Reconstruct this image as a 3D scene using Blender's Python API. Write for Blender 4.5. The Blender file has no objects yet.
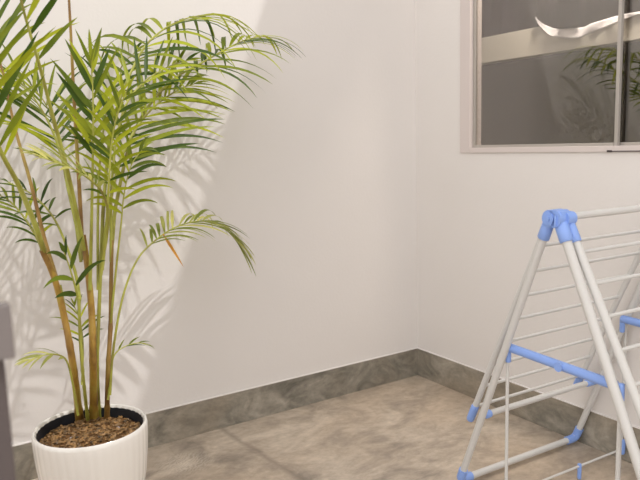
import bpy, bmesh, math, random
from mathutils import Vector, Matrix, noise
PI = math.pi
D = bpy.data
SC = bpy.context.scene
COL = SC.collection

# ------------------------------------------------------------------ camera
FPX, YAW, PITCH, ROLL = 668.77, 1.0057, -0.1423, -0.0285
CAM = Vector((-1.5337, -1.7839, 0.8356)) * 1.3
_F = Vector((math.cos(PITCH)*math.cos(YAW), math.cos(PITCH)*math.sin(YAW), math.sin(PITCH)))
_R0 = Vector((math.sin(YAW), -math.cos(YAW), 0)); _U0 = _R0.cross(_F)
_R = math.cos(ROLL)*_R0 + math.sin(ROLL)*_U0
_U = -math.sin(ROLL)*_R0 + math.cos(ROLL)*_U0

def at(x, y, Y):
    """place in the courtyard, on the plane parallel to the left wall at distance -Y from it"""
    d = _F + (x-320)/FPX*_R - (y-240)/FPX*_U
    return CAM + d*((Y-CAM.y)/d.y)

# ------------------------------------------------------------------ object helpers
def finish(name, bm, mats, parent=None, smooth=True, loc=None):
    me = D.meshes.new(name)
    bmesh.ops.recalc_face_normals(bm, faces=bm.faces)
    bm.to_mesh(me); bm.free()
    if not isinstance(mats, (list, tuple)): mats = [mats]
    for m in mats: me.materials.append(m)
    if smooth:
        for p in me.polygons: p.use_smooth = True
        try: me.set_sharp_from_angle(angle=math.radians(40))
        except Exception: pass
    o = D.objects.new(name, me); COL.objects.link(o)
    if parent is not None: o.parent = parent
    if loc is not None: o.location = loc
    return o

def tag(o, label=None, cat=None, group=None, kind=None):
    if label: o['label'] = label
    if cat: o['category'] = cat
    if group: o['group'] = group
    if kind: o['kind'] = kind
    return o

def empty(name, loc=(0,0,0), rz=0):
    o = D.objects.new(name, None); o.empty_display_size = .1
    COL.objects.link(o); o.location = loc; o.rotation_euler = (0,0,rz)
    return o

def box(bm, a, b, bevel=0.0):
    g = bmesh.ops.create_cube(bm, size=1.0)
    vs = g['verts']
    for v in vs:
        v.co = Vector([a[i] + (v.co[i]+.5)*(b[i]-a[i]) for i in range(3)])
    if bevel > 0:
        es = list({e for v in vs for e in v.link_edges})
        bmesh.ops.bevel(bm, geom=es, offset=bevel, segments=2, affect='EDGES', profile=.6)

def catmull(pts, n):
    P = [Vector(p) for p in pts]
    if len(P) == 2:
        return [P[0].lerp(P[1], i/n) for i in range(n+1)]
    Q = [P[0]*2-P[1]] + P + [P[-1]*2-P[-2]]
    # arc-length resample of a Catmull-Rom curve
    raw = []
    for i in range(1, len(Q)-2):
        for k in range(16):
            t = k/16
            a, b, c, d = Q[i-1], Q[i], Q[i+1], Q[i+2]
            raw.append(.5*((2*b)+(c-a)*t+(2*a-5*b+4*c-d)*t*t+(3*b-a-3*c+d)*t**3))
    raw.append(P[-1])
    L = [0]
    for i in range(1, len(raw)): L.append(L[-1]+(raw[i]-raw[i-1]).length)
    out = []; j = 0
    for i in range(n+1):
        s = L[-1]*i/n
        while j < len(raw)-2 and L[j+1] < s: j += 1
        w = (s-L[j])/max(1e-9, L[j+1]-L[j])
        out.append(raw[j].lerp(raw[j+1], min(1, w)))
    return out

def tube(bm, pts, rad, seg=12, cap=True, flat=1.0, hint=None):
    """swept tube; rad is a number or a function of 0..1"""
    n = len(pts); rings = []
    T0 = (pts[1]-pts[0]).normalized()
    up = Vector(hint) if hint else (Vector((0,0,1)) if abs(T0.z) < .9 else Vector((0,1,0)))
    N = (up - T0*up.dot(T0)).normalized()
    for i, p in enumerate(pts):
        T = (pts[min(i+1, n-1)]-pts[max(i-1, 0)]).normalized()
        N = (N - T*N.dot(T)).normalized(); B = T.cross(N)
        r = rad(i/(n-1)) if callable(rad) else rad
        rings.append([bm.verts.new(p + (N*math.cos(a)*flat + B*math.sin(a))*r)
                      for a in [2*PI*k/seg for k in range(seg)]])
    for i in range(n-1):
        for k in range(seg):
            bm.faces.new((rings[i][k], rings[i][(k+1) % seg], rings[i+1][(k+1) % seg], rings[i+1][k]))
    if cap:
        bm.faces.new(rings[0][::-1]); bm.faces.new(rings[-1])

def rounded(pts, r, k=6):
    """polyline with its inner corners rounded"""
    P = [Vector(p) for p in pts]; out = [P[0]]
    for i in range(1, len(P)-1):
        a = (P[i-1]-P[i]); b = (P[i+1]-P[i])
        rr = min(r, a.length*.45, b.length*.45)
        s = P[i]+a.normalized()*rr; e = P[i]+b.normalized()*rr
        for j in range(k+1):
            t = j/k
            out.append(s*(1-t)**2 + P[i]*2*t*(1-t) + e*t*t)
    out.append(P[-1]); return out

def seg_pts(a, b, n=2):
    a = Vector(a); b = Vector(b)
    return [a.lerp(b, i/(n-1)) for i in range(n)]

def capsule(bm, a, b, r, seg=14, round_ends=.5):
    """a sleeve with softly rounded ends"""
    a = Vector(a); b = Vector(b); L = (b-a).length; e = min(r*round_ends, L*.3)
    d = (b-a)/L
    pts = [a, a+d*e*.15, a+d*e*.5, a+d*e, b-d*e, b-d*e*.5, b-d*e*.15, b]
    rr = [r*.55, r*.8, r*.95, r, r, r*.95, r*.8, r*.55]
    f = lambda t: rr[min(7, int(round(t*7)))]
    tube(bm, pts, f, seg)

# ------------------------------------------------------------------ materials
def newmat(name):
    m = D.materials.new(name); m.use_nodes = True
    nt = m.node_tree; nt.nodes.clear()
    out = nt.nodes.new('ShaderNodeOutputMaterial')
    return m, nt, out
def node(nt, t, **kw):
    n = nt.nodes.new(t)
    for k, v in kw.items():
        if k in n.inputs: n.inputs[k].default_value = v
        else: setattr(n, k, v)
    return n
def principled(name, col, rough=.5, spec=.5, metal=0, noise_amt=0, noise_scale=8, bump=0, bump_scale=60, coat=0):
    m, nt, out = newmat(name)
    b = node(nt, 'ShaderNodeBsdfPrincipled')
    b.inputs['Base Color'].default_value = (*col, 1); b.inputs['Roughness'].default_value = rough
    b.inputs['Specular IOR Level'].default_value = spec; b.inputs['Metallic'].default_value = metal
    b.inputs['Coat Weight'].default_value = coat
    tc = node(nt, 'ShaderNodeTexCoord')
    if noise_amt:
        n = node(nt, 'ShaderNodeTexNoise'); n.inputs['Scale'].default_value = noise_scale; n.inputs['Detail'].default_value = 5
        r = node(nt, 'ShaderNodeValToRGB')
        r.color_ramp.elements[0].position = .3; r.color_ramp.elements[1].position = .7
        r.color_ramp.elements[0].color = (*[c*(1-noise_amt) for c in col], 1)
        r.color_ramp.elements[1].color = (*[min(1, c*(1+noise_amt)) for c in col], 1)
        nt.links.new(tc.outputs['Object'], n.inputs['Vector']); nt.links.new(n.outputs['Fac'], r.inputs['Fac'])
        nt.links.new(r.outputs['Color'], b.inputs['Base Color'])
    if bump:
        n2 = node(nt, 'ShaderNodeTexNoise'); n2.inputs['Scale'].default_value = bump_scale; n2.inputs['Detail'].default_value = 4
        bp = node(nt, 'ShaderNodeBump'); bp.inputs['Strength'].default_value = bump; bp.inputs['Distance'].default_value = .01
        nt.links.new(tc.outputs['Object'], n2.inputs['Vector']); nt.links.new(n2.outputs['Fac'], bp.inputs['Height'])
        nt.links.new(bp.outputs['Normal'], b.inputs['Normal'])
    nt.links.new(b.outputs[0], out.inputs['Surface'])
    return m

M = {}
M['wall'] = principled('white_wall_paint', (.725, .686, .655), .75, .25, noise_amt=.012, noise_scale=3, bump=.06, bump_scale=90)
M['frame'] = principled('pale_window_frame', (.62, .55, .52), .4, .4)
M['alu'] = principled('aluminium_sash', (.42, .385, .35), .35, .5, metal=.25)
M['pot'] = principled('white_glazed_ceramic', (.69, .655, .605), .22, .5, coat=.3)
M['pot_in'] = principled('dark_pot_lining', (.012, .014, .02), .5)
M['white_tube'] = principled('white_powder_coated_steel', (.60, .585, .56), .35, .5)
M['blue'] = principled('light_blue_plastic', (.24, .375, .77), .38, .5)
M['post'] = principled('grey_mauve_painted_metal', (.085, .068, .066), .5, .4)
M['lock'] = principled('grey_metal_box', (.17, .148, .142), .45, .4)
M['ledge'] = principled('cream_painted_board', (.80, .76, .66), .5, .4)
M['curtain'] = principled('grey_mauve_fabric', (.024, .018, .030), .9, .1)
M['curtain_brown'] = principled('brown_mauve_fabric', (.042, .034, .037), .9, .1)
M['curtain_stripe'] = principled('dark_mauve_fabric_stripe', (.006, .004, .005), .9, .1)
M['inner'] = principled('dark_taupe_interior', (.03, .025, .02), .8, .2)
M['sheet'] = principled('white_plastic_sheet', (.80, .77, .78), .45, .5)
M['gap_dark'] = principled('dark_gap_line', (.06, .05, .05), .7, .2)

def concrete(name, dark, mid, light, warm, scale, rough, streak, seam=False):
    m, nt, out = newmat(name)
    b = node(nt, 'ShaderNodeBsdfPrincipled'); b.inputs['Roughness'].default_value = rough
    b.inputs['Specular IOR Level'].default_value = .35
    tc = node(nt, 'ShaderNodeTexCoord')
    mp = node(nt, 'ShaderNodeMapping'); mp.inputs['Scale'].default_value = streak; mp.inputs['Rotation'].default_value = (0, 0, .35)
    nt.links.new(tc.outputs['Object'], mp.inputs['Vector'])
    n1 = node(nt, 'ShaderNodeTexNoise'); n1.inputs['Scale'].default_value = scale; n1.inputs['Detail'].default_value = 9
    n1.inputs['Roughness'].default_value = .62; n1.inputs['Distortion'].default_value = .9
    n2 = node(nt, 'ShaderNodeTexNoise'); n2.inputs['Scale'].default_value = scale*.35; n2.inputs['Detail'].default_value = 5
    n2.inputs['Distortion'].default_value = .5
    n3 = node(nt, 'ShaderNodeTexNoise'); n3.inputs['Scale'].default_value = scale*6; n3.inputs['Detail'].default_value = 6; n3.inputs['Roughness'].default_value = .7
    for n in (n1, n2, n3): nt.links.new(mp.outputs[0], n.inputs['Vector'])
    r1 = node(nt, 'ShaderNodeValToRGB'); e = r1.color_ramp.elements
    e[0].position = .33; e[0].color = (*dark, 1); e[1].position = .67; e[1].color = (*light, 1)
    x = e.new(.5); x.color = (*mid, 1)
    nt.links.new(n1.outputs['Fac'], r1.inputs['Fac'])
    r2 = node(nt, 'ShaderNodeValToRGB'); r2.color_ramp.elements[0].position = .42; r2.color_ramp.elements[1].position = .62
    nt.links.new(n2.outputs['Fac'], r2.inputs['Fac'])
    mx = node(nt, 'ShaderNodeMix', data_type='RGBA'); mx.inputs[7].default_value = (*warm, 1)
    ml = node(nt, 'ShaderNodeMath', operation='MULTIPLY'); ml.inputs[1].default_value = .55
    nt.links.new(r2.outputs['Color'], ml.inputs[0]); nt.links.new(ml.outputs[0], mx.inputs[0])
    nt.links.new(r1.outputs['Color'], mx.inputs[6])
    # fine pitting
    r3 = node(nt, 'ShaderNodeValToRGB'); r3.color_ramp.elements[0].position = .3; r3.color_ramp.elements[0].color = (.80, .80, .80, 1)
    r3.color_ramp.elements[1].position = .68; r3.color_ramp.elements[1].color = (1.1, 1.1, 1.1, 1)
    nt.links.new(n3.outputs['Fac'], r3.inputs['Fac'])
    m2 = node(nt, 'ShaderNodeMix', data_type='RGBA', blend_type='MULTIPLY'); m2.inputs[0].default_value = 1
    nt.links.new(mx.outputs[2], m2.inputs[6]); nt.links.new(r3.outputs['Color'], m2.inputs[7])
    last = m2.outputs[2]
    if seam:      # an old pour seam and a scuffed patch in the concrete
        sp = node(nt, 'ShaderNodeSeparateXYZ'); nt.links.new(tc.outputs['Object'], sp.inputs[0])
        def math_(op, a, b_=None):
            n = node(nt, 'ShaderNodeMath', operation=op)
            for i, v in enumerate((a, b_)):
                if v is None: continue
                if isinstance(v, (int, float)): n.inputs[i].default_value = v
                else: nt.links.new(v, n.inputs[i])
            return n.outputs[0]
        wob = math_('MULTIPLY', math_('SUBTRACT', n1.outputs['Fac'], .5), .06)
        ln = math_('ADD', math_('ADD', math_('MULTIPLY', sp.outputs[1], .075), math_('ADD', sp.outputs[0], 1.005)), wob)
        lf_ = math_('SUBTRACT', 1, math_('MINIMUM', math_('MULTIPLY', math_('ABSOLUTE', ln), 55), 1))
        dk = node(nt, 'ShaderNodeMix', data_type='RGBA'); dk.inputs[7].default_value = (.20, .16, .125, 1)
        nt.links.new(math_('MULTIPLY', lf_, .55), dk.inputs[0]); nt.links.new(last, dk.inputs[6])
        dx = math_('MULTIPLY', math_('ADD', sp.outputs[0], 1.235), 8.0); dy = math_('MULTIPLY', math_('ADD', sp.outputs[1], .20), 9.0)
        rr = math_('SUBTRACT', 1, math_('MINIMUM', math_('SQRT', math_('ADD', math_('MULTIPLY', dx, dx), math_('MULTIPLY', dy, dy))), 1))
        wv = node(nt, 'ShaderNodeTexWave'); wv.inputs['Scale'].default_value = 26; wv.inputs['Distortion'].default_value = 14; wv.inputs['Detail'].default_value = 3
        mpw = node(nt, 'ShaderNodeMapping'); mpw.inputs['Rotation'].default_value = (0, 0, .9); nt.links.new(tc.outputs['Object'], mpw.inputs[0]); nt.links.new(mpw.outputs[0], wv.inputs[0])
        sc = node(nt, 'ShaderNodeMix', data_type='RGBA'); sc.inputs[7].default_value = (.68, .60, .50, 1)
        nt.links.new(math_('MULTIPLY', math_('MULTIPLY', rr, wv.outputs['Fac']), .65), sc.inputs[0]); nt.links.new(dk.outputs[2], sc.inputs[6])
        last = sc.outputs[2]
    nt.links.new(last, b.inputs['Base Color'])
    bp = node(nt, 'ShaderNodeBump'); bp.inputs['Strength'].default_value = .12; bp.inputs['Distance'].default_value = .01
    nt.links.new(n1.outputs['Fac'], bp.inputs['Height']); nt.links.new(bp.outputs['Normal'], b.inputs['Normal'])
    nt.links.new(b.outputs[0], out.inputs['Surface'])
    return m
M['floor'] = concrete('trowelled_concrete_floor', (.25, .212, .172), (.43, .355, .28), (.57, .485, .39), (.52, .405, .295), 4.6, .5, (1, 1.45, 1), seam=True)
M['skirting'] = concrete('grey_concrete_skirting', (.14, .128, .105), (.265, .24, .195), (.40, .355, .29), (.32, .26, .19), 6.0, .6, (1, 1, 1.6))

def leaf_mat(name, c_dark, c_light, trans):
    m, nt, out = newmat(name)
    b = node(nt, 'ShaderNodeBsdfPrincipled'); b.inputs['Roughness'].default_value = .42; b.inputs['Specular IOR Level'].default_value = .3
    tc = node(nt, 'ShaderNodeTexCoord')
    at_ = node(nt, 'ShaderNodeAttribute', attribute_name='tone')
    n = node(nt, 'ShaderNodeTexNoise'); n.inputs['Scale'].default_value = 9; n.inputs['Detail'].default_value = 3
    nt.links.new(tc.outputs['Object'], n.inputs['Vector'])
    ad = node(nt, 'ShaderNodeMath', operation='ADD'); nt.links.new(n.outputs['Fac'], ad.inputs[0]); nt.links.new(at_.outputs['Fac'], ad.inputs[1])
    ml = node(nt, 'ShaderNodeMath', operation='MULTIPLY'); ml.inputs[1].default_value = .5; nt.links.new(ad.outputs[0], ml.inputs[0])
    r = node(nt, 'ShaderNodeValToRGB'); r.color_ramp.elements[0].position = .22; r.color_ramp.elements[1].position = .78
    r.color_ramp.elements[0].color = (*c_dark, 1); r.color_ramp.elements[1].color = (*c_light, 1)
    nt.links.new(ml.outputs[0], r.inputs['Fac']); nt.links.new(r.outputs['Color'], b.inputs['Base Color'])
    t = node(nt, 'ShaderNodeBsdfTranslucent')
    hs = node(nt, 'ShaderNodeHueSaturation'); hs.inputs['Value'].default_value = 1.5; hs.inputs['Saturation'].default_value = 1.05
    nt.links.new(r.outputs['Color'], hs.inputs['Color']); nt.links.new(hs.outputs[0], t.inputs['Color'])
    mx = node(nt, 'ShaderNodeMixShader'); mx.inputs[0].default_value = trans
    nt.links.new(b.outputs[0], mx.inputs[1]); nt.links.new(t.outputs[0], mx.inputs[2])
    nt.links.new(mx.outputs[0], out.inputs['Surface'])
    return m
M['leaf'] = leaf_mat('palm_leaf_green', (.045, .085, .006), (.40, .43, .022), .30)  # greens spread wider to hold leaf shadows and yellow highlights in the colour
M['leaf_pale'] = leaf_mat('palm_leaf_yellow_green', (.16, .19, .03), (.58, .55, .18), .33)
M['leaf_dark'] = leaf_mat('palm_leaf_dark_green', (.022, .048, .007), (.16, .215, .018), .25)
M['dead'] = principled('dried_orange_leaf', (.62, .30, .05), .6, .3, noise_amt=.25, noise_scale=30)

def stalk_mat(name, a, b_, c):
    m, nt, out = newmat(name)
    b = node(nt, 'ShaderNodeBsdfPrincipled'); b.inputs['Roughness'].default_value = .4
    tc = node(nt, 'ShaderNodeTexCoord')
    mp = node(nt, 'ShaderNodeMapping'); mp.inputs['Scale'].default_value = (14, 14, 5)
    n = node(nt, 'ShaderNodeTexNoise'); n.inputs['Scale'].default_value = 1.6; n.inputs['Detail'].default_value = 4
    nt.links.new(tc.outputs['Object'], mp.inputs[0]); nt.links.new(mp.outputs[0], n.inputs['Vector'])
    r = node(nt, 'ShaderNodeValToRGB'); e = r.color_ramp.elements
    e[0].position = .33; e[0].color = (*a, 1); e[1].position = .68; e[1].color = (*c, 1); x = e.new(.5); x.color = (*b_, 1)
    nt.links.new(n.outputs['Fac'], r.inputs['Fac']); nt.links.new(r.outputs['Color'], b.inputs['Base Color'])
    nt.links.new(b.outputs[0], out.inputs['Surface'])
    return m
M['cane'] = stalk_mat('golden_brown_cane', (.16, .075, .02), (.36, .21, .035), (.42, .33, .06))
M['stalk'] = stalk_mat('olive_leaf_stalk', (.20, .17, .025), (.33, .33, .05), (.40, .40, .08))
M['stalk_brown'] = stalk_mat('brown_leaf_stalk', (.17, .085, .025), (.29, .17, .04), (.35, .26, .06))
M['soil'] = principled('brown_potting_soil', (.13, .065, .025), .85, .2, noise_amt=.6, noise_scale=45, bump=.6, bump_scale=70)
M['bark'] = principled('bark_chips', (.21, .115, .04), .45, .5, noise_amt=.9, noise_scale=55)
M['pebble'] = principled('grey_pebble', (.30, .28, .30), .4, .4)

def glass_mat():
    m, nt, out = newmat('tinted_window_glass')
    g = node(nt, 'ShaderNodeBsdfGlossy'); g.inputs['Roughness'].default_value = 0.0; g.inputs['Color'].default_value = (1, .97, .93, 1)
    t = node(nt, 'ShaderNodeBsdfTransparent'); t.inputs['Color'].default_value = (.80, .78, .76, 1)
    fr = node(nt, 'ShaderNodeLayerWeight'); fr.inputs['Blend'].default_value = .35
    mr = node(nt, 'ShaderNodeMapRange'); mr.inputs['To Min'].default_value = .145; mr.inputs['To Max'].default_value = .21
    nt.links.new(fr.outputs['Fresnel'], mr.inputs['Value'])
    mx = node(nt, 'ShaderNodeMixShader')
    nt.links.new(mr.outputs[0], mx.inputs[0]); nt.links.new(t.outputs[0], mx.inputs[1]); nt.links.new(g.outputs[0], mx.inputs[2])
    nt.links.new(mx.outputs[0], out.inputs['Surface'])
    return m
M['glass'] = glass_mat()

# ------------------------------------------------------------------ the setting
H_R = 3.48; HB = .13
W_L, W_R, W_B, W_T = -.327, -1.70, 1.034, 2.05     # window opening in the right wall
def struct(name, bm, m, parent=None, smooth=False, label=None):
    o = finish(name, bm, m, parent, smooth)
    if parent is None: o['kind'] = 'structure'
    if label: o['label'] = label
    return o

bm = bmesh.new(); box(bm, (-6, -9, -.1), (.06, .1, 0)); struct('floor', bm, M['floor'], label='trowelled beige and grey concrete floor of the courtyard')
bm = bmesh.new(); box(bm, (-6, 0, 0), (0.0, .1, H_R)); struct('wall_left', bm, M['wall'], label='white wall behind the palm with a slanting edge of sunlight')
bm = bmesh.new()
box(bm, (0, W_L, 0), (.06, .1, H_R)); box(bm, (0, -9, 0), (.06, W_R, H_R))
box(bm, (0, W_R, 0), (.06, W_L, W_B)); box(bm, (0, W_R, W_T), (.06, W_L, H_R))
struct('wall_right', bm, M['wall'], label='white wall with the window, behind the drying rack')

def skirting(name, a, b, n_axis, label):
    bm = bmesh.new(); box(bm, a, b, .0015)
    o = struct(name, bm, M['skirting'], label=label)
    bm = bmesh.new(); c = (a[0], a[1], HB-.001); e = (b[0], b[1], HB+.0028); box(bm, c, e, .001)
    finish('caulk_line', bm, M['wall'], o, False)
    return o
skirting('baseboard_left', (-6, -.007, 0), (0, .0, HB), 1, 'grey concrete skirting along the left wall')
skirting('baseboard_right', (-.007, -9, 0), (0, -.007, HB), 0, 'grey concrete skirting along the right wall')

# the window: pale outer frame, two sliding sashes with tinted panes
def ring(bm, y0, y1, z0, z1, w, x0, x1, wb=None, wt=None, bev=.0015):
    wb = w if wb is None else wb; wt = w if wt is None else wt
    box(bm, (x0, y1-w, z0), (x1, y1, z1), bev); box(bm, (x0, y0, z0), (x1, y0+w, z1), bev)
    box(bm, (x0, y0+w, z0), (x1, y1-w, z0+wb), bev); box(bm, (x0, y0+w, z1-wt), (x1, y1-w, z1), bev)
win = empty('window_1', (0, 0, 0)); tag(win, 'pale framed sliding window in the right wall reflecting the palm', kind='structure')
bm = bmesh.new()
ring(bm, W_R-.046, W_L+.046, W_B-.0, W_T+.046, .046, -.005, .0, wb=.004)
ring(bm, W_R, W_L, W_B, W_T, .010, -.006, .06, wb=.020)
finish('window_frame', bm, M['frame'], win, False)
def sash(y0, y1, xc, w_near, w_far):
    s = None
    bm = bmesh.new()
    zb, zt = W_B+.018, W_T-.012
    box(bm, (xc-.007, y1-w_far, zb), (xc+.007, y1, zt), .0015)
    box(bm, (xc-.007, y0, zb), (xc+.007, y0+w_near, zt), .0015)
    box(bm, (xc-.010, y0+w_near, zb), (xc+.010, y1-w_far, zb+.012), .0012)
    box(bm, (xc-.010, y0+w_near, zt-.02), (xc+.010, y1-w_far, zt), .0012)
    s = finish('sash', bm, M['alu'], win, False)
    bm = bmesh.new(); box(bm, (xc-.002, y0+w_near, zb+.012), (xc+.002, y1-w_far, zt-.02))
    finish('pane', bm, M['glass'], s, False)
    return s
sash(-.984, W_L-.010, .018, .012, .013)
sash(W_R+.010, -.960, .041, .022, .009)
bm = bmesh.new(); box(bm, (-.0075, W_R+.02, W_B+.001), (-.0058, -.965, W_B+.004)); finish('gap_line', bm, M['gap_dark'], win, False)  # dark strip standing in for the gap line along the sill
bm = bmesh.new(); box(bm, (-.0085, -.978, W_B-.0005), (-.0058, -.960, W_B+.006), .001); finish('gap_end_spot', bm, M['gap_dark'], win, False)  # dark block for the spot where the gap line starts

# the dark room behind the window
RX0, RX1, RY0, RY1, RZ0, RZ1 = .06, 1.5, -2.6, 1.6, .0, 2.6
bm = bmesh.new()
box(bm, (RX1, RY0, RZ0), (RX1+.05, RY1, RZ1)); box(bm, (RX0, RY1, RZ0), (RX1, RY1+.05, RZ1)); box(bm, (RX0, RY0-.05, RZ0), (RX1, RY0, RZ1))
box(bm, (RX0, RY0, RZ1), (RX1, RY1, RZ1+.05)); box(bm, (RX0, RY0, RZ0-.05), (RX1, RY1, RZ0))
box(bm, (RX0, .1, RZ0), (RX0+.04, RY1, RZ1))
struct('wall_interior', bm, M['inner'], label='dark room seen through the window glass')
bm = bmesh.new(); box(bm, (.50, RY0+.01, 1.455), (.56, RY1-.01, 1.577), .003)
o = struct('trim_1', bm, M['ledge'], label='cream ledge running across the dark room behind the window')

def curtain(name, y0, y1, x, z0, z1, mat, amp, folds, label, seed):
    rnd = random.Random(seed); bm = bmesh.new(); n = 90; rows = 10
    ph = [rnd.uniform(0, 6.28) for _ in range(3)]
    g = []
    for j in range(rows+1):
        row = []
        for i in range(n+1):
            u = i/n; w = j/rows
            off = amp*math.sin(u*folds*6.28+ph[0]) + amp*.5*math.sin(u*folds*2.3*6.28+ph[1]+w)
            row.append(bm.verts.new((x+off*(.75+.25*w), y0+(y1-y0)*u, z0+(z1-z0)*w)))
        g.append(row)
    for j in range(rows):
        for i in range(n):
            f = bm.faces.new((g[j][i], g[j][i+1], g[j+1][i+1], g[j+1][i]))
            if name == 'curtain_b' : pass
    o = finish('curtain', bm, mat, None)
    md = o.modifiers.new('thick', 'SOLIDIFY'); md.thickness = .004; md.offset = 0
    tag(o, label, 'curtain', 'curtains behind the window')
    return o
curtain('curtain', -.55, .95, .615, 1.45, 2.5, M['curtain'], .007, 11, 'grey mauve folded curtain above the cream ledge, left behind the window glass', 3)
# a second cloth hangs in front of the ledge, its white hem sagging over it
def on_x(px, py, X):
    d = _F + (px-320)/FPX*_R - (py-240)/FPX*_U
    return CAM + d*((X-CAM.x)/d.x)
HX = .485
hem_t = [(536.5, 17), (543, 23), (550, 27), (556, 28.7), (570, 28.5), (584, 27), (600, 21.5), (615, 16.5), (628, 14), (640, 12), (690, 4), (760, -8)]
hem_b = [(537, 19.5), (544, 28), (551, 34.5), (559, 37.2), (570, 38.8), (583, 37.5), (599, 31), (615, 24), (628, 19), (640, 15), (690, 6), (760, -6)]
ct = catmull([on_x(*p, HX) for p in hem_t], 90); cb = catmull([on_x(*p, HX) for p in hem_b], 90)
bm = bmesh.new(); g = []
for i, p in enumerate(ct):
    col = []
    for j in range(9):
        w = j/8; z = p.z+(2.49-p.z)*w
        col.append(bm.verts.new((HX-.006*(1-w)*math.sin(i*.45)-.012*w*math.sin(i*.23)-.004*math.sin(i*.9+w), p.y, z)))
    g.append(col)
for i in range(len(g)-1):
    for j in range(8): bm.faces.new((g[i][j], g[i+1][j], g[i+1][j+1], g[i][j+1]))
c2 = finish('curtain', bm, M['curtain_brown'])
md = c2.modifiers.new('thick', 'SOLIDIFY'); md.thickness = .003; md.offset = 0
tag(c2, 'brownish curtain with a dark stripe and a white hem sagging over the cream ledge', 'curtain', 'curtains behind the window')
bm = bmesh.new(); g = []
for i in range(91):
    col = []
    for j in range(6):
        w = j/5; q = ct[i].lerp(cb[i], w)
        nz = noise.noise(Vector((q.y*22, q.z*22, .7)))
        col.append(bm.verts.new((HX-.004-.006*(1-w)*math.sin(i*.45)-.010*abs(nz)-.004*w, q.y, q.z+.003*nz*w)))
    g.append(col)
for i in range(90):
    for j in range(5): bm.faces.new((g[i][j], g[i+1][j], g[i+1][j+1], g[i][j+1]))
hm = finish('hem', bm, M['sheet'], c2); hm['label'] = 'crumpled white hem'
md = hm.modifiers.new('thick', 'SOLIDIFY'); md.thickness = .003; md.offset = 0
bm = bmesh.new(); tube(bm, [p+Vector((-.012, 0, 0)) for p in cb[2:14]], .003, 8); finish('folded_edge', bm, M['sheet'], hm)
ya, yb = on_x(562, 5, HX).y, on_x(582, 5, HX).y
bm = bmesh.new(); box(bm, (HX-.020, yb, ct[30].z+.004), (HX-.017, ya, 2.48)); finish('stripe', bm, M['curtain_stripe'], c2, False)
bm = bmesh.new(); tube(bm, seg_pts((.615, RY0+.01, 2.515), (.615, RY1-.01, 2.515)), .012) 
tag(finish('curtain_rail', bm, M['alu']), 'metal curtain rail high up in the dark room behind the window', 'rail')

# ------------------------------------------------------------------ door edge close at the left
gx, gy = -1.9145, -1.58
door = empty('door_1', (gx, gy, 0)); tag(door, 'grey mauve metal door edge close at the left border', kind='structure')
bm = bmesh.new(); box(bm, (-.85, 0, .01), (0, .04, 2.0), .002); finish('door_leaf', bm, M['post'], door, False)
bm = bmesh.new(); box(bm, (-.10, -.018, .880), (.0085, .0, .936), .002); finish('lock_box', bm, M['lock'], door, False)

# ------------------------------------------------------------------ potted palm
PX, PY = -1.588, -.436
RIM = .318; R_RIM = .155
palm = empty('potted_palm', (PX, PY, 0)); tag(palm, 'tall feathery areca palm in a white fluted pot against the left wall', 'potted plant')
def fin_p(name, bm, m, parent=palm, smooth=True):
    """parts are modelled in place and then hung on the plant's base"""
    bm.transform(Matrix.Translation((-PX, -PY, 0)))
    return finish(name, bm, m, parent, smooth)

def pot_profile():
    P = [(.0, .0), (.080, .0), (.093, .004), (.112, .04), (.132, .10), (.1455, .17), (.1525, .235), (.1555, .285), (.1558, .305), (.1545, .314), (.151, .318), (.1468, .3155), (.144, .308)]
    return P
bm = bmesh.new(); SEG = 320; rings = []
for r, z in pot_profile():
    row = []
    for k in range(SEG):
        a = 2*PI*k/SEG
        fl = 0
        if z > .015 and r > .09:
            amp = .0013 if z < .312 else .0004
            fl = amp*(abs(math.sin((a*40 + z*9)/2))**.8 - .6)
        rr = r+fl if r > 0 else 0
        row.append(bm.verts.new((PX+rr*math.cos(a), PY+rr*math.sin(a), z)))
    rings.append(row)
for i in range(len(rings)-1):
    for k in range(SEG):
        bm.faces.new((rings[i][k], rings[i][(k+1) % SEG], rings[i+1][(k+1) % SEG], rings[i+1][k]))
bmesh.ops.remove_doubles(bm, verts=bm.verts, dist=1e-6)
pot = fin_p('pot', bm, M['pot']); pot['label'] = 'white glazed fluted pot'
bm = bmesh.new(); prev = None
for r, z in [(.1443, .309), (.143, .27), (.130, .15), (.0, .14)]:
    row = [bm.verts.new((PX+r*math.cos(2*PI*k/64), PY+r*math.sin(2*PI*k/64), z)) for k in range(64)]
    if prev:
        for k in range(64): bm.faces.new((prev[k], prev[(k+1) % 64], row[(k+1) % 64], row[k]))
    prev = row
bmesh.ops.remove_doubles(bm, verts=bm.verts, dist=1e-6)
fin_p('pot_lining', bm, M['pot_in'], pot)
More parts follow.
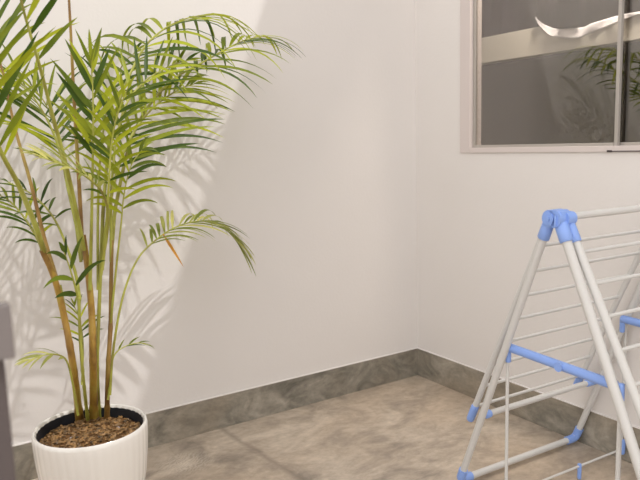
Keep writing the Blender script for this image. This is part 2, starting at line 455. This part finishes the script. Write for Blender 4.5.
# soil mound
SZ = .277
def soil_h(x, y):
    d = math.hypot(x-PX, y-PY)/.143
    return SZ + .012*(1-d*d) + .006*noise.noise(Vector((x*30, y*30, 0)))
bm = bmesh.new(); prev = None
for i in range(25):
    r = .1425*i/24
    row = [bm.verts.new((PX+r*math.cos(2*PI*k/72), PY+r*math.sin(2*PI*k/72), soil_h(PX+r*math.cos(2*PI*k/72), PY+r*math.sin(2*PI*k/72)))) for k in range(72)]
    if prev:
        for k in range(72): bm.faces.new((prev[k], row[k], row[(k+1) % 72], prev[(k+1) % 72]))
    prev = row
bmesh.ops.remove_doubles(bm, verts=bm.verts, dist=1e-6)
soil = fin_p('soil', bm, M['soil'])
rnd = random.Random(11)
bm = bmesh.new()
for i in range(620):
    a = rnd.uniform(0, 2*PI); r = .136*math.sqrt(rnd.random())
    x, y = PX+r*math.cos(a), PY+r*math.sin(a)
    L, W, T = rnd.uniform(.004, .012), rnd.uniform(.003, .0065), rnd.uniform(.0015, .004)
    g = bmesh.ops.create_icosphere(bm, subdivisions=1, radius=1)
    rot = Matrix.Rotation(rnd.uniform(0, 6.28), 3, 'Z') @ Matrix.Rotation(rnd.uniform(-.6, .6), 3, 'X') @ Matrix.Rotation(rnd.uniform(-.6, .6), 3, 'Y')
    c = Vector((x, y, soil_h(x, y)+rnd.uniform(0, .004)))
    for v in g['verts']:
        v.co = c + rot @ Vector((v.co.x*L, v.co.y*W, v.co.z*T))
chips = fin_p('bark_mulch', bm, M['bark'], soil, False); chips['kind'] = 'stuff'; chips['label'] = 'loose golden brown bark chips'
for px, py, r in [(72, 439, .009), (57, 424, .006), (118, 428, .006)]:
    p = at(px, py, PY-.0)
    d = _F + (px-320)/FPX*_R - (py-240)/FPX*_U
    p = CAM + d*((SZ+.008-CAM.z)/d.z)
    bm = bmesh.new(); g = bmesh.ops.create_icosphere(bm, subdivisions=2, radius=1)
    for v in g['verts']: v.co = p + Vector((v.co.x*r, v.co.y*r*.8, v.co.z*r*.7))
    fin_p('pebble', bm, M['pebble'], soil)

def soil_pt(px, py):
    d = _F + (px-320)/FPX*_R - (py-240)/FPX*_U
    return CAM + d*((SZ-.004-CAM.z)/d.z)

def cane(base, pts, r0, r1, mat='cane', nodes=5):
    P = [soil_pt(*base)] + [at(*p) for p in pts]
    C = catmull(P, 40)
    def rad(t):
        r = r0+(r1-r0)*t
        for k in range(nodes):
            tk = .10+.16*k
            r += .0013*math.exp(-((t-tk)/.008)**2)
        return r*(1+.25*math.exp(-t*14))
    bm = bmesh.new(); tube(bm, C, rad, 14)
    return fin_p('cane', bm, M[mat])

def leaflet(bm, tone, p, d, N, L, W, droop, rnd, curl=0):
    n = 9; pos = p.copy(); d = d.normalized(); rows = []
    side0 = d.cross(N).normalized()
    tw = rnd.uniform(-.5, .5)
    for i in range(n+1):
        s = i/n
        w = W*min(1, .30+2.6*s)*(1-s**2.2)**.8 if s < 1 else 0
        S = (side0 - d*side0.dot(d)).normalized()
        S = Matrix.Rotation(tw*s+curl*s, 3, d) @ S
        U = S.cross(d)
        if i < n:
            rows.append((bm.verts.new(pos - S*w*.5 + U*w*.13), bm.verts.new(pos.copy()), bm.verts.new(pos + S*w*.5 + U*w*.13)))
        else:
            rows.append((bm.verts.new(pos.copy()),))
        step = L/n
        pos = pos + d*step
        if pos.y > -.014: pos.y = -.014; d.y = min(d.y, 0); d.normalize()
        d = (d + Vector((0, 0, -1))*droop*(.35+1.3*s)/n*(1-.6*max(0, -d.z))).normalized()
    fs = []
    for i in range(n-1):
        a, b = rows[i], rows[i+1]
        fs.append(bm.faces.new((a[0], a[1], b[1], b[0]))); fs.append(bm.faces.new((a[1], a[2], b[2], b[1])))
    t = rows[-1][0]; a = rows[-2]
    fs.append(bm.faces.new((a[0], a[1], t))); fs.append(bm.faces.new((a[1], a[2], t)))
    for f in fs:
        for v in f.verts: v[tone] = tone_val[0]
tone_val = [0.5]

def frond(base, pts, frm=.6, n=18, L=.24, W=.014, droop=.9, hint=(0, 0, 1), vee=.35, a0=62, a1=22, mat='leaf', r0=.0055, stalk='stalk', seed=1,
          sides=(1, -1), tip=.35, first=.55, jit=.12, lbl=None, skip=0.0):
    rnd = random.Random(seed)
    P = ([soil_pt(*base)] if base else []) + [at(*p) for p in pts]
    NN = 120; C = catmull(P, NN)
    bm = bmesh.new(); tone = bm.verts.layers.float.new('tone')
    hint = Vector(hint).normalized()
    for k in range(n):
        for sd in sides:
            if rnd.random() < skip: continue
            u = (k+.5+rnd.uniform(-.3, .3)+(.25 if sd > 0 else -.25))/n
            u = min(1, max(0, u)); t = frm+(1-frm)*u
            i = min(NN-1, int(t*NN)); f = t*NN-i
            p = C[i].lerp(C[i+1], f); T = (C[min(NN, i+2)]-C[max(0, i-1)]).normalized()
            Nn = (hint - T*hint.dot(T)).normalized(); S = T.cross(Nn)*sd
            a = math.radians(a0+(a1-a0)*u + rnd.uniform(-7, 7))
            v = vee+rnd.uniform(-.25, .25)
            d = T*math.cos(a) + (S*math.cos(v)+Nn*math.sin(v))*math.sin(a)
            env = first+(1-first)*min(1, u*3) if u < .33 else 1-(1-tip)*((u-.33)/.67)**1.6
            tone_val[0] = -.15+1.2*rnd.random()**1.35  # random leaf tone, skewed dark to put shade into the colour
            leaflet(bm, tone, p, d, (Nn*math.cos(v)-S*math.sin(v)), L*env*rnd.uniform(1-jit, 1+jit), W*rnd.uniform(.85, 1.15)*(.55+.45*env), droop*rnd.uniform(.6, 1.4), rnd)
    # the blade at the very tip
    T = (C[-1]-C[-3]).normalized(); tone_val[0] = .5
    leaflet(bm, tone, C[-1], T, (hint-T*hint.dot(T)).normalized(), L*tip*.8, W*.7, droop, rnd)
    o = fin_p('frond', bm, M[mat])
    if lbl: o['label'] = lbl
    bm = bmesh.new(); tube(bm, C, lambda t: r0*(1-.80*t**1.3)+.0006, 8)
    fin_p('leaf_stalk', bm, M[stalk], o)
    return o

# stout canes
cane((80, 421), [(73, 365, -.47), (64, 316, -.48), (54, 277, -.49), (42, 250, -.50)], .0115, .0075)
cane((78, 418), [(72, 365, -.45), (66, 318, -.445), (60, 285, -.44)], .006, .004, 'stalk')
cane((94, 421), [(93, 360, -.44), (91.5, 310, -.44), (87, 264, -.44), (83, 235, -.44)], .0125, .0075, 'cane')
cane((99, 419), [(97, 365, -.42), (99, 310, -.42), (101, 262, -.42)], .0065, .0048, 'stalk')
cane((107, 420), [(108, 370, -.43), (110.5, 326, -.43), (111, 285, -.43), (112, 240, -.43)], .0075, .005, 'stalk_brown')
cane((88, 423), [(83, 375, -.47), (80, 335, -.48), (79, 298, -.49)], .005, .004, 'stalk')

# fronds springing from the canes
frond(None, [(84, 250, -.45), (77, 215, -.48), (66, 165, -.51), (53, 117, -.54), (38, 60, -.58), (24, 12, -.61), (12, -40, -.64), (0, -80, -.66)],
      frm=0.56, n=6, L=0.19, W=0.016, droop=.3, hint=(.1, -1, .1), vee=.1, a0=52, a1=40, r0=.0058, seed=1, lbl='frond with broad blades leaving the top left corner', sides=(1,))
frond(None, [(44, 252, -.50), (34, 222, -.52), (18, 184, -.55), (0, 150, -.58), (-25, 90, -.62), (-48, 30, -.64)],
      frm=0.42, n=10, L=0.25, W=0.0165, droop=0.15, hint=(.2, -1, .2), vee=.1, a0=62, a1=45, r0=.0068, stalk='stalk', seed=2, sides=(1,))
frond(None, [(56, 277, -.44), (44, 237, -.42), (31, 184, -.39), (15, 128, -.36), (2, 70, -.34), (-15, 5, -.31)],
      frm=.62, n=10, L=0.26, W=.013, droop=.8, hint=(.1, -.2, 1), r0=.0052, stalk='stalk_brown', mat='leaf', seed=3)
frond(None, [(82, 240, -.44), (80, 200, -.43), (75, 117, -.43), (71, 37, -.43), (69, 0, -.43), (66, -60, -.40), (60, -120, -.36)],
      frm=0.82, n=10, L=.28, W=.015, droop=.7, hint=(.1, -1, 0), r0=.005, stalk='stalk_brown', seed=4)
frond(None, [(90, 290, -.45), (92, 200, -.48), (93, 140, -.50), (93, 100, -.51), (92, 76, -.51), (91, 60, -.51)],
      frm=.58, n=8, L=0.165, W=.017, droop=.15, hint=(.15, -1, .05), vee=.05, a0=46, a1=18, r0=.0045, seed=5, tip=.6, lbl='upright frond with a clean fan of blades in mid plant')
frond(None, [(101, 265, -.42), (104, 200, -.41), (113, 122, -.37), (138, 58, -.31), (160, 32, -.26), (188, 18, -.21), (213, 15, -.17)],
      frm=.52, n=16, L=0.33, W=0.0165, droop=2.3, hint=(-.1, -.2, 1), vee=.1, a0=72, a1=24, r0=.005, seed=6, tip=0.62)
frond(None, [(112, 245, -.42), (117, 200, -.40), (135, 130, -.36), (168, 84, -.32), (205, 61, -.28), (238, 43, -.25), (258, 37, -.24), (268, 37, -.235)],
      frm=.42, n=17, L=0.27, W=0.0155, droop=1.7, hint=(0, -.3, 1), vee=.0, a0=72, a1=22, r0=.005, seed=7, tip=0.58, lbl='longest arching frond reaching right across the edge of sunlight')
frond(None, [(102, 270, -.44), (108, 215, -.44), (119, 165, -.43), (135, 130, -.40), (155, 106, -.36), (178, 90, -.31), (194, 84, -.27)],
      frm=0.36, n=17, L=0.265, W=.015, droop=0.7, hint=(-.2, -.9, .5), vee=.05, a0=56, a1=22, r0=.005, seed=8, tip=.5, first=0.95)
frond(None, [(110, 395, -.43), (113, 352, -.42), (122, 300, -.39), (135, 264, -.36), (150, 245, -.33), (176, 227, -.29), (204, 221, -.26), (226, 230, -.24), (240, 246, -.23)],
      frm=.52, n=22, L=0.19, W=0.012, droop=1.5, hint=(-.2, -.5, 1), vee=.2, a0=52, a1=12, mat='leaf_pale', r0=.0034, seed=9, tip=.62, lbl='low yellow-green frond arching over the shaded wall at right')
frond(None, [(60, 290, -.43), (48, 262, -.40), (30, 226, -.36), (8, 200, -.31), (-18, 190, -.28)],
      frm=.38, n=10, L=0.15, W=0.011, droop=1.1, hint=(.1,-.3,1), vee=.1, mat='leaf', r0=.004, seed=10)
frond(None, [(80, 300, -.46), (74, 268, -.43), (56, 222, -.37), (34, 196, -.31), (8, 182, -.26)],
      frm=.52, n=7, L=.15, W=0.01, droop=1.2, hint=(.2, -.6, 1), vee=.1, mat='leaf_dark', r0=.004, seed=11)
frond(None, [(78, 415, -.48), (73, 385, -.50), (66, 360, -.52), (52, 354, -.54), (38, 357, -.55), (26, 361, -.56)],
      frm=.60, n=4, L=.085, W=.010, droop=.8, hint=(.2, -.4, 1), vee=.1, a0=35, a1=15, mat='leaf_pale', r0=.003, seed=12, lbl='small low frond drooping left above the pot rim')
frond(None, [(108, 400, -.42), (111, 375, -.40), (114, 356, -.39), (124, 347, -.38), (138, 343, -.37), (148, 345, -.365)],
      frm=.55, n=3, L=.07, W=.008, droop=.8, hint=(0, -.4, 1), vee=.1, a0=35, a1=12, mat='leaf', r0=.0026, seed=13, lbl='tiny frond low at right of the canes')
frond(None, [(101, 270, -.45), (108, 225, -.50), (103, 194, -.54), (82, 174, -.58), (58, 163, -.61), (34, 155, -.63)],
      frm=.50, n=12, L=.12, W=.011, droop=.6, hint=(.2, -.5, 1), vee=.3, a0=52, a1=20, mat='leaf_pale', r0=.0036, seed=14)
frond(None, [(101, 275, -.46), (106, 230, -.48), (109, 180, -.50), (112, 140, -.51), (119, 110, -.52), (128, 88, -.53)],
      frm=.42, n=10, L=.14, W=.012, droop=.9, hint=(-.2, -1, .2), vee=.15, a0=60, a1=25, r0=.004, seed=15)
frond(None, [(80, 330, -.48), (78, 300, -.48), (71, 272, -.50), (64, 252, -.51)],
      frm=.40, n=3, L=.12, W=0.018, droop=1.2, hint=(.2, -1, .4), vee=.1, mat='leaf_dark', r0=.0036, seed=16)
frond(None, [(111, 262, -.43), (112, 180, -.43), (122, 115, -.42), (142, 84, -.40), (170, 66, -.37), (190, 60, -.35)],
      frm=.52, n=11, L=.17, W=.014, droop=.4, hint=(-.4, -.9, .4), vee=.4, a0=56, a1=25, r0=.004, seed=17)
frond(None, [(110, 330, -.43), (116, 270, -.45), (121, 225, -.46), (124, 195, -.47), (131, 166, -.48), (142, 150, -.48)],
      frm=.62, n=7, L=.15, W=.013, droop=1.5, hint=(0, -1, .5), vee=.1, r0=.0032, seed=18)
frond(None, [(83, 260, -.43), (76, 225, -.39), (67, 185, -.34), (58, 140, -.28), (46, 105, -.23), (30, 84, -.19)],
      frm=.50, n=11, L=0.26, W=.0115, droop=0.6, hint=(.1, -.2, 1), vee=.1, mat='leaf', r0=.0038, seed=19)
frond(None, [(98, 290, -.42), (98, 210, -.37), (101, 150, -.32), (109, 100, -.27), (122, 66, -.22), (138, 50, -.19)],
      frm=.50, n=9, L=.20, W=.0125, droop=1.0, hint=(-.1, -.8, .6), vee=.15, mat='leaf', r0=.0038, seed=20)
frond(None, [(82, 385, -.46), (83, 345, -.42), (80, 322, -.39), (74, 305, -.37)],
      frm=.5, n=6, L=.09, W=.008, droop=.8, hint=(.3, -1, .3), vee=.2, r0=.0025, seed=21)
frond(None, [(81, 262, -.42), (72, 200, -.36), (56, 140, -.30), (34, 98, -.25), (6, 70, -.21), (-22, 62, -.18)],
      frm=.48, n=12, L=.27, W=.012, droop=.5, hint=(0, -.1, 1), vee=.1, mat='leaf', r0=.004, seed=22)  # extra back frond added to cast streak shadows on the left wall
# the single dried blade hanging from the low right frond
bm = bmesh.new(); tone = bm.verts.layers.float.new('tone'); rnd = random.Random(5)
a, b = at(163, 234, -.315), at(184, 267, -.325)
leaflet(bm, tone, a, b-a, Vector((-.4, -1, .2)), (b-a).length, .010, .1, rnd)
o = fin_p('dry_blade', bm, M['dead']); o['label'] = 'single dried orange blade'

# ------------------------------------------------------------------ folding clothes rack
RL = .548
rack = empty('drying_rack', (-.583, -1.21, 0), -.032); tag(rack, 'white A-shaped folding clothes drying rack with light blue plastic joints', 'drying rack')
T = M['white_tube']; B = M['blue']
ZT = .880
def V(u, v, z): return Vector((u, v, z))
def legpt(side, z):          # the legs' line in the end plane
    if side > 0: return V(0, .012+.333*(ZT-z)/(ZT-.02), z)
    return V(0, -.018-.372*(ZT-z)/(ZT-.02), z)
def wingpt(side, z):
    if side > 0: return V(0, .036+.444*(ZT-z), z)
    return V(0, -.022-.508*(ZT-z), z)
def sh_u(p, u): return V(u, p.y, p.z)

def leg_frame(side):
    r = .0108 if side > 0 else .0125
    bm = bmesh.new(); top, bot = legpt(side, ZT-.005), legpt(side, .021)
    tube(bm, rounded([top, bot, sh_u(bot, RL), sh_u(top, RL)], .03), r, 16)
    o = finish('leg_frame', bm, T, rack)
    for u, s in ((0, 1), (RL, -1)):
        bm = bmesh.new()
        q = legpt(side, .062); 
        tube(bm, rounded([sh_u(q, u), sh_u(bot, u), sh_u(bot, u+s*.046)], .026), r+.0035, 16)
        finish('leg_joint', bm, B, o)
    e = legpt(side, .268)          # the cross bar stiffening the leg pair
    bm = bmesh.new(); tube(bm, seg_pts(sh_u(e, .012), sh_u(e, RL-.012)), .0092, 14); c = finish('cross_bar', bm, T, rack)
    for u, s in ((0, 1), (RL, -1)):
        bm = bmesh.new(); capsule(bm, sh_u(e, u+s*.008), sh_u(e, u+s*(.034 if s > 0 else .078)), .0125)
        finish('bar_joint', bm, B, c)
    return o
leg_frame(1); leg_frame(-1)

def wing(side, zend):
    u0 = .026 if side > 0 else .024; u1 = RL-u0
    r = .0095 if side > 0 else .0112
    for u in (u0, u1):
        bm = bmesh.new()
        tube(bm, seg_pts(sh_u(wingpt(side, ZT-.004), u), sh_u(wingpt(side, zend), u)), r, 14)
        w = finish('wing_arm', bm, T, rack)
        bm = bmesh.new(); capsule(bm, sh_u(wingpt(side, zend+.040), u), sh_u(wingpt(side, zend-.020), u), r+.003, round_ends=1.0); finish('end_cap', bm, B, w)
    for k in range(8):
        z = .800-.0755*k
        p = wingpt(side, z)
        bm = bmesh.new(); tube(bm, seg_pts(sh_u(p, u0), sh_u(p, u1)), .0050 if side > 0 else .0052, 10)
        finish('rail', bm, T, rack)
wing(1, .238); wing(-1, .238)

# hinge heads
def hinge(u, s):
    bm = bmesh.new()
    zc = ZT+.003
    for v, r in ((.000, .0225), (-.014, .0225), (-.027, .0175)):
        tube(bm, seg_pts(V(u-s*(.019 if v > -.02 else -.004), v, zc), V(u+s*(.026 if v > -.02 else .034), v, zc)), r, 28)
    box(bm, (min(u-s*.012, u+s*.024), -.034, zc-.003), (max(u-s*.012, u+s*.024), .000, zc+.0195), .004)
    h = finish('hinge', bm, B, rack)
    bm = bmesh.new(); tube(bm, seg_pts(V(u-s*.019, .000, zc), V(u-s*.023, .000, zc)), .016, 24); 
    tube(bm, seg_pts(V(u-s*.022, .000, zc), V(u-s*.026, .000, zc)), .006, 18); finish('pivot_disc', bm, B, h)
    for side in (1, -1):
        bm = bmesh.new()
        capsule(bm, sh_u(legpt(side, ZT-.008), u), sh_u(legpt(side, ZT-.054), u), (.0155 if side > 0 else .0175), round_ends=.12)
        finish('sleeve', bm, B, h)
        uw = (.026 if side > 0 else .024); uw = uw if s > 0 else RL-uw
        bm = bmesh.new()
        capsule(bm, sh_u(wingpt(side, ZT-.002), uw), sh_u(wingpt(side, ZT-.056), uw), (.0125 if side > 0 else .0145), round_ends=.12)
        finish('sleeve', bm, B, h)
    for k in (-.008, -.022):       # moulded ribs on the hub of the near-side legs
        bm = bmesh.new(); box(bm, (min(u-s*.024, u-s*.018), k-.003, zc-.018), (max(u-s*.024, u-s*.018), k+.002, zc+.010), .001); finish('rib', bm, B, h)
hinge(0, 1); hinge(RL, -1)
bm = bmesh.new(); tube(bm, seg_pts(V(.02, -.022, ZT+.006), V(RL-.02, -.022, ZT+.006)), .0095, 14); finish('top_bar', bm, T, rack)

RA, RB = .168, -.194
# spreader braces, one at each end, with the hanging lower rail
def brace(u):
    bm = bmesh.new(); zc = .493
    a, b = V(u, legpt(1, zc).y+.004, zc+.006), V(u, legpt(-1, zc).y+.004, zc-.003)
    tube(bm, seg_pts(a, b, 4), .0125, 14, flat=1.0)
    o = finish('brace', bm, B, rack)
    s = -1 if u < RL/2 else 1
    bm = bmesh.new(); tube(bm, seg_pts(V(u+s*.008, -.022, zc+.002), V(u+s*.016, -.022, zc+.002)), .0130, 20); finish('brace_knob', bm, B, o)
    for v in (a.y+.000, RB):
        bm = bmesh.new(); capsule(bm, V(u+.002, v, zc+.006), V(u+.002, v, zc-.040), .0085, round_ends=.6); finish('rod_clip', bm, B, o)
brace(.016); brace(RL-.016)
lf = None
for u in (.018, RL+.008):
    for v, r in ((RA, .0050), (RB, .0062)):
        bm = bmesh.new(); tube(bm, seg_pts(V(u, v, .47), V(u, v, .042)), r, 12)
        finish('hanging_rod', bm, T, rack)
for v in (RA, RB):
    bm = bmesh.new(); tube(bm, seg_pts(V(.018, v, .044), V(RL+.008, v, .044)), .0036, 10); lf = finish('lower_rail', bm, T, rack)
    bm = bmesh.new(); capsule(bm, V(RL+.008, v, .080), V(RL+.008, v, .028), .0125); finish('rail_joint', bm, B, lf)
    bm = bmesh.new(); capsule(bm, V(RL*.63, v, .052), V(RL*.63, v, .001), .0065, round_ends=.4); finish('rail_foot', bm, B, lf)

# ------------------------------------------------------------------ light
sd = Vector((-.40, .60, -1.0)).normalized()
sun = D.lights.new('sun', 'SUN'); sun.energy = 1.6; sun.angle = math.radians(.8); sun.color = (1, .985, .975)
so = D.objects.new('sun', sun); COL.objects.link(so); so.location = (2, -3, 5)
so.rotation_euler = sd.to_track_quat('-Z', 'Y').to_euler()
fill_light = D.lights.new('ledge_fill', 'AREA'); fill_light.energy = 38; fill_light.size = .25; fill_light.color = (1, .93, .84)  # unseen light added indoors to brighten the cream ledge
lo = D.objects.new('ledge_fill', fill_light); COL.objects.link(lo); lo.location = (.22, -.75, 2.45); lo.rotation_euler = (0, -.15, 0)
w = D.worlds.new('sky'); SC.world = w; w.use_nodes = True
w.node_tree.nodes['Background'].inputs['Color'].default_value = (1, .985, .978, 1)
w.node_tree.nodes['Background'].inputs['Strength'].default_value = 1.74

# ------------------------------------------------------------------ camera
cd = D.cameras.new('camera'); co = D.objects.new('camera', cd); COL.objects.link(co)
cd.sensor_fit = 'HORIZONTAL'; cd.sensor_width = 36; cd.lens = 36*FPX/640; cd.clip_start = .05; cd.clip_end = 60
co.matrix_world = Matrix(((_R.x, _U.x, -_F.x, CAM.x), (_R.y, _U.y, -_F.y, CAM.y), (_R.z, _U.z, -_F.z, CAM.z), (0, 0, 0, 1)))
cd.dof.use_dof = True; cd.dof.focus_distance = 2.1; cd.dof.aperture_fstop = 5.0
SC.camera = co
SC.view_settings.view_transform = 'Standard'; SC.view_settings.look = 'None'
SC.view_settings.exposure = 0; SC.view_settings.gamma = 1
SC.view_settings.use_curve_mapping = False
